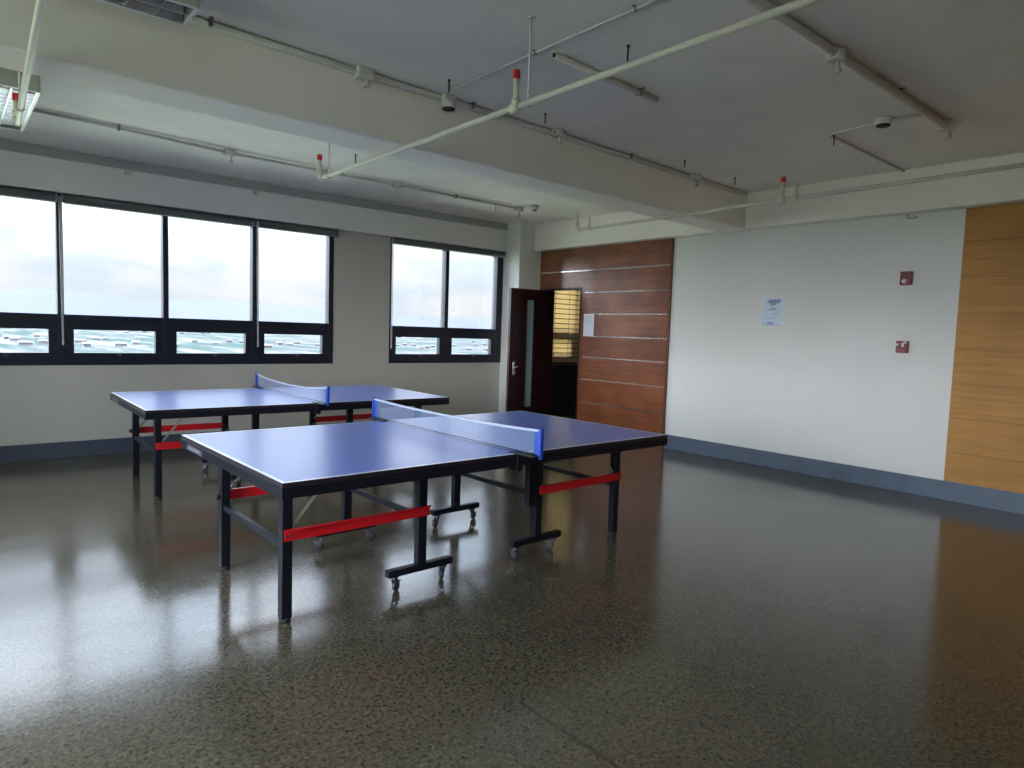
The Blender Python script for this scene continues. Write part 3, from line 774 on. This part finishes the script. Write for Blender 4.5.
# ------------------------------------------------------------------ louvred light fixtures
def light_fixture(x0, x1, y0, y1, zbm, label, along):
    cx, cy = (x0+x1)/2, (y0+y1)/2
    root = empty('louvre_light', (cx, cy, zbm)); a, b = (x1-x0)/2, (y1-y0)/2; h = ZC-zbm
    B = lambda m, n, mt: m.build(n, mt, root)
    m = MB(); t = .004
    m.box(-a, a, -b, -b+t, .0, h); m.box(-a, a, b-t, b, .0, h); m.box(-a, -a+t, -b, b, .0, h); m.box(a-t, a, -b, b, .0, h); m.box(-a, a, -b, b, h-.004, h)
    B(m, 'housing', M['fixture'])
    m = MB(); f = .014
    m.box(-a-.002, a+.002, -b-.002, -b+f, -.006, .0, bev=.002); m.box(-a-.002, a+.002, b-f, b+.002, -.006, .0, bev=.002)
    m.box(-a-.002, -a+f, -b+f, b-f, -.006, .0, bev=.002); m.box(a-f, a+.002, -b+f, b-f, -.006, .0, bev=.002)
    B(m, 'rim', M['fixrim'])
    m = MB()
    if along == 'x':
        for yy in (-b+f+.002, 0, b-f-.002):
            m.prism([(-a+f, yy-.012, .045), (-a+f, yy+.012, .045), (-a+f, yy+.003, .0), (-a+f, yy-.003, .0)], (2*a-2*f, 0, 0))
    else:
        for xx in (-a+f+.002, 0, a-f-.002):
            m.prism([(xx-.012, -b+f, .045), (xx+.012, -b+f, .045), (xx+.003, -b+f, .0), (xx-.003, -b+f, .0)], (0, 2*b-2*f, 0))
    B(m, 'side_reflector', M['louver'])
    m = MB(); n = 9 if along == 'x' else 12
    for i in range(1, n):
        if along == 'x':
            xx = -a+2*a*i/n; m.prism([(xx-.006, -b+f, .042), (xx+.006, -b+f, .042), (xx+.0015, -b+f, .004), (xx-.0015, -b+f, .004)], (0, 2*b-2*f, 0))
        else:
            yy = -b+2*b*i/n; m.prism([(-a+f, yy-.006, .042), (-a+f, yy+.006, .042), (-a+f, yy+.0015, .004), (-a+f, yy-.0015, .004)], (2*a-2*f, 0, 0))
    B(m, 'louvre_blades', M['louver'])
    for s in (-1, 1):
        m = MB()
        if along == 'x': m.tube((-a+.03, s*b*.5, .068), (a-.03, s*b*.5, .068), .013, 14)
        else: m.tube((s*a*.5, -b+.03, .068), (s*a*.5, b-.03, .068), .013, 14)
        B(m, 'tube_lamp', M['tube'])
    return tag(root, label, 'ceiling light', 'louvred ceiling lights')
light_fixture(.245, .552, 5.665, 6.93, 2.95, 'louvred ceiling light at the left edge behind the hanging pipe', 'y')
light_fixture(-.23, .99, 3.585, 3.84, 2.95, 'louvred ceiling light at the top edge in front of the large beam', 'x')

# ------------------------------------------------------------------ outside: pale plain, town, haze-tinted hills (a high storey)
GZ = -28.0
m, nt, b = new_mat('plain_fields'); N = nt.nodes; Lk = nt.links
tc = N.new('ShaderNodeTexCoord'); mp = N.new('ShaderNodeMapping'); mp.inputs['Scale'].default_value = (.030, .0040, 1); Lk.new(tc.outputs['Object'], mp.inputs[0])
n1 = N.new('ShaderNodeTexNoise'); n1.inputs['Scale'].default_value = 1.0; n1.inputs['Detail'].default_value = 8; n1.inputs['Roughness'].default_value = .62; Lk.new(mp.outputs[0], n1.inputs['Vector'])
r = N.new('ShaderNodeValToRGB'); e = r.color_ramp.elements
e[0].position, e[0].color = .38, (.024, .037, .034, 1); e[1].position, e[1].color = .62, (.082, .076, .075, 1)
for ps, c in ((.46, (.030, .040, .036)), (.51, (.044, .050, .048)), (.56, (.062, .059, .058))):
    k = e.new(ps); k.color = (*c, 1)
Lk.new(n1.outputs['Fac'], r.inputs['Fac']); Lk.new(r.outputs['Color'], b.inputs['Base Color']); b.inputs['Roughness'].default_value = 1; b.inputs['Specular IOR Level'].default_value = 0
bm = bmesh.new()
v = [bm.verts.new(c) for c in ((-9000, -9000, GZ), (14000, -9000, GZ), (14000, 14000, GZ), (-9000, 14000, GZ))]; bm.faces.new(v)
me = bpy.data.meshes.new('ground'); bm.to_mesh(me); bm.free(); me.materials.append(m)
g = bpy.data.objects.new('ground', me); COL.objects.link(g); struct(g)

near = pmat('pale_green_bounce_ground', (.26, .28, .20), 1.0, spec=0.0, var=.1, vscale=.03)  # unseen near ground, made pale to bounce daylight up onto the ceiling
struct(MB().box(-420, 420, -420, 420, GZ-.5, GZ+.15).build('ground', near))
hill = pmat('haze_blue_hills', (.053, .055, .063), 1.0, spec=0.0, var=.06, vscale=.0006)  # blue-grey of distant haze put into the hill base colour
def ridge(name, y, depth, heights, seed):
    rnd = random.Random(seed); bm = bmesh.new(); rows = []
    xs = [heights[0][0]+(heights[-1][0]-heights[0][0])*i/120 for i in range(121)]
    def hgt(x):
        for (a, ha), (c, hc) in zip(heights, heights[1:]):
            if a <= x <= c:
                t = (x-a)/(c-a); t = t*t*(3-2*t); return ha+(hc-ha)*t
        return heights[-1][1]
    for k, f in enumerate((0, .35, .7, .9, 1.0, .8, .4, 0)):
        yy = y+depth*(k/7-.55); row = []
        for x in xs:
            z = GZ-2+(hgt(x)-GZ)*f*(1+.06*rnd.uniform(-1, 1)*(1 if 0 < f else 0)*.5)
            row.append(bm.verts.new((x, yy, z)))
        rows.append(row)
    for A, Bq in zip(rows, rows[1:]):
        for i in range(120): bm.faces.new((A[i], A[i+1], Bq[i+1], Bq[i])).smooth = True
    bmesh.ops.recalc_face_normals(bm, faces=bm.faces)
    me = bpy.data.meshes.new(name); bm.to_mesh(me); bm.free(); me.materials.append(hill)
    o = bpy.data.objects.new(name, me); COL.objects.link(o); return struct(o)
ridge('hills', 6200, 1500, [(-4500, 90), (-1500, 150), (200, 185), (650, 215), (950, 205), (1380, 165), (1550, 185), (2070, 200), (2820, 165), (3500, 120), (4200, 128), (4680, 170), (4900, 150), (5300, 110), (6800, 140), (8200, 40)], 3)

# pale houses on the plain, each one its own object
hw = pmat('pale_house_wall', (.052, .050, .050), .9); hr = [pmat('red_tile_roof', (.044, .035, .034), .9), pmat('grey_sheet_roof', (.036,.039,.039), .9), pmat('white_roof', (.046, .046, .045), .9)]
rnd = random.Random(11)
taken = []
for i in range(80):
    x_t = -.05+6.6*((i*.618034) % 1)
    dist = rnd.choice((rnd.uniform(760, 1050), rnd.uniform(1000, 2600))); s = dist/8.14
    while any(math.hypot(x_t*s-p, dist-q) < 24 for p, q in taken): dist += 17; s = dist/8.14
    taken.append((x_t*s, dist))
    w, dp, h = rnd.uniform(6, 11), rnd.uniform(5, 8), rnd.uniform(2.2, 3.2)
    t = empty('house', (x_t*s, dist, GZ), rnd.uniform(-.3, .3))
    MB().box(-w/2, w/2, -dp/2, dp/2, 0, h).build('wall', hw, t)
    MB().prism([(-w/2-1, -dp/2-1, h), (-w/2-1, dp/2+1, h), (-w/2-1, 0, h+dp*.28)], (w+2, 0, 0)).build('roof', hr[rnd.choice([0, 0, 1, 2])], t)
    tag(t, 'small pale house far off in the plain outside the windows', 'house', 'far houses outside the windows')

# ------------------------------------------------------------------ sky: bright cloud towards the sun on the left, hazier ahead
GLOW = 29.0
W = bpy.data.worlds.new('World'); S.world = W; W.use_nodes = True
nt = W.node_tree; N = nt.nodes; L = nt.links; bg = N['Background']
tc = N.new('ShaderNodeTexCoord'); sx = N.new('ShaderNodeSeparateXYZ'); L.new(tc.outputs['Generated'], sx.inputs[0])
mp = N.new('ShaderNodeMapping'); mp.inputs['Scale'].default_value = (1, 1, 2.6); L.new(tc.outputs['Generated'], mp.inputs[0])
cn = N.new('ShaderNodeTexNoise'); cn.inputs['Scale'].default_value = 6.5; cn.inputs['Detail'].default_value = 9; cn.inputs['Roughness'].default_value = .58; L.new(mp.outputs[0], cn.inputs['Vector'])
cr = N.new('ShaderNodeValToRGB'); e = cr.color_ramp.elements
e[0].position, e[0].color = .42, (.78, .89, 1.0, 1); e[1].position, e[1].color = .56, (.96, .99, 1.03, 1)
L.new(cn.outputs['Fac'], cr.inputs['Fac'])
st = N.new('ShaderNodeValToRGB'); e = st.color_ramp.elements      # brightness of the overcast by elevation (sine), /8
SKY = [(0.0, .82), (.06, .89), (.10, 1.05), (.16, 2.4), (.34, 3.2), (.55, 8.0), (1.0, 11.0)]
e[0].position, e[0].color = 0, (SKY[0][1]/8,)*3+(1,); e[1].position, e[1].color = 1, (SKY[-1][1]/8,)*3+(1,)
for ps, vv in SKY[1:-1]:
    k = e.new(ps); k.color = (vv/8,)*3+(1,)
L.new(sx.outputs['Z'], st.inputs['Fac'])
mu = N.new('ShaderNodeMath'); mu.operation = 'MULTIPLY'; mu.inputs[1].default_value = 8*1.0; L.new(st.outputs['Color'], mu.inputs[0])
dt = N.new('ShaderNodeVectorMath'); dt.operation = 'DOT_PRODUCT'; dt.inputs[1].default_value = Vector((-.85, -.15, .50)).normalized(); L.new(tc.outputs['Generated'], dt.inputs[0])
mxz = N.new('ShaderNodeMath'); mxz.operation = 'MAXIMUM'; mxz.inputs[1].default_value = 0; L.new(dt.outputs['Value'], mxz.inputs[0])
pw = N.new('ShaderNodeMath'); pw.operation = 'POWER'; pw.inputs[1].default_value = 1.9; L.new(mxz.outputs[0], pw.inputs[0])
gm = N.new('ShaderNodeMath'); gm.operation = 'MULTIPLY_ADD'; gm.inputs[1].default_value = GLOW; L.new(pw.outputs[0], gm.inputs[0]); L.new(mu.outputs[0], gm.inputs[2])
tn = N.new('ShaderNodeValToRGB'); e = tn.color_ramp.elements       # clearer, bluer air above the horizon cloud
e[0].position, e[0].color = .11, (1, 1, 1, 1); e[1].position, e[1].color = .24, (.90, .97, 1.08, 1); L.new(sx.outputs['Z'], tn.inputs['Fac'])
tm = N.new('ShaderNodeMix'); tm.data_type = 'RGBA'; tm.blend_type = 'MULTIPLY'; tm.inputs['Factor'].default_value = 1
L.new(cr.outputs['Color'], tm.inputs[6]); L.new(tn.outputs['Color'], tm.inputs[7]); L.new(tm.outputs[2], bg.inputs['Color']); L.new(gm.outputs[0], bg.inputs['Strength'])

# portals help the daylight find the windows
def portal(x0, x1, y, d):
    l = bpy.data.lights.new('daylight_portal', 'AREA'); l.shape = 'RECTANGLE'; l.size = x1-x0; l.size_y = ZH-ZS
    l.cycles.is_portal = True
    o = bpy.data.objects.new('daylight_portal', l); COL.objects.link(o)
    o.location = ((x0+x1)/2, y, (ZS+ZH)/2); o.rotation_euler = (-PI/2*d, 0, 0)
for a, b in cuts + [NEXT]: portal(a, b, YW+.19, 1)
for a, b in ADDED_BW: portal(a, b, YB-.19, -1)
for a, b in ADDED_FW:
    l = bpy.data.lights.new('daylight_portal', 'AREA'); l.shape = 'RECTANGLE'; l.size = ZH-FZ0; l.size_y = b-a; l.cycles.is_portal = True
    o = bpy.data.objects.new('daylight_portal', l); COL.objects.link(o); o.location = (XL-.19, (a+b)/2, (FZ0+ZH)/2); o.rotation_euler = (0, -PI/2, 0)

# ------------------------------------------------------------------ camera
f, yaw, pi_, ro, cz = 670.2999, .8647, -.0779, .0327, 1.4402
F = Vector((math.cos(yaw)*math.cos(pi_), math.sin(yaw)*math.cos(pi_), math.sin(pi_)))
R0 = Vector((math.sin(yaw), -math.cos(yaw), 0)); U0 = R0.cross(F)
c, s = math.cos(ro), math.sin(ro); Rv = c*R0+s*U0; Uv = -s*R0+c*U0
cam = bpy.data.cameras.new('camera'); cam.sensor_width = 36; cam.lens = f/1024*36; cam.clip_start = .05; cam.clip_end = 40000
co = bpy.data.objects.new('camera', cam); COL.objects.link(co)
mw = Matrix.Identity(4)
for i in range(3): mw[i][0], mw[i][1], mw[i][2] = Rv[i], Uv[i], -F[i]
mw[2][3] = cz; co.matrix_world = mw
S.camera = co

vs = S.view_settings; vs.view_transform = 'Standard'; vs.look = 'None'; vs.gamma = 1; vs.exposure = .27; vs.use_curve_mapping = False
S.cycles.diffuse_bounces = 7; S.cycles.max_bounces = 12; S.cycles.transparent_max_bounces = 16
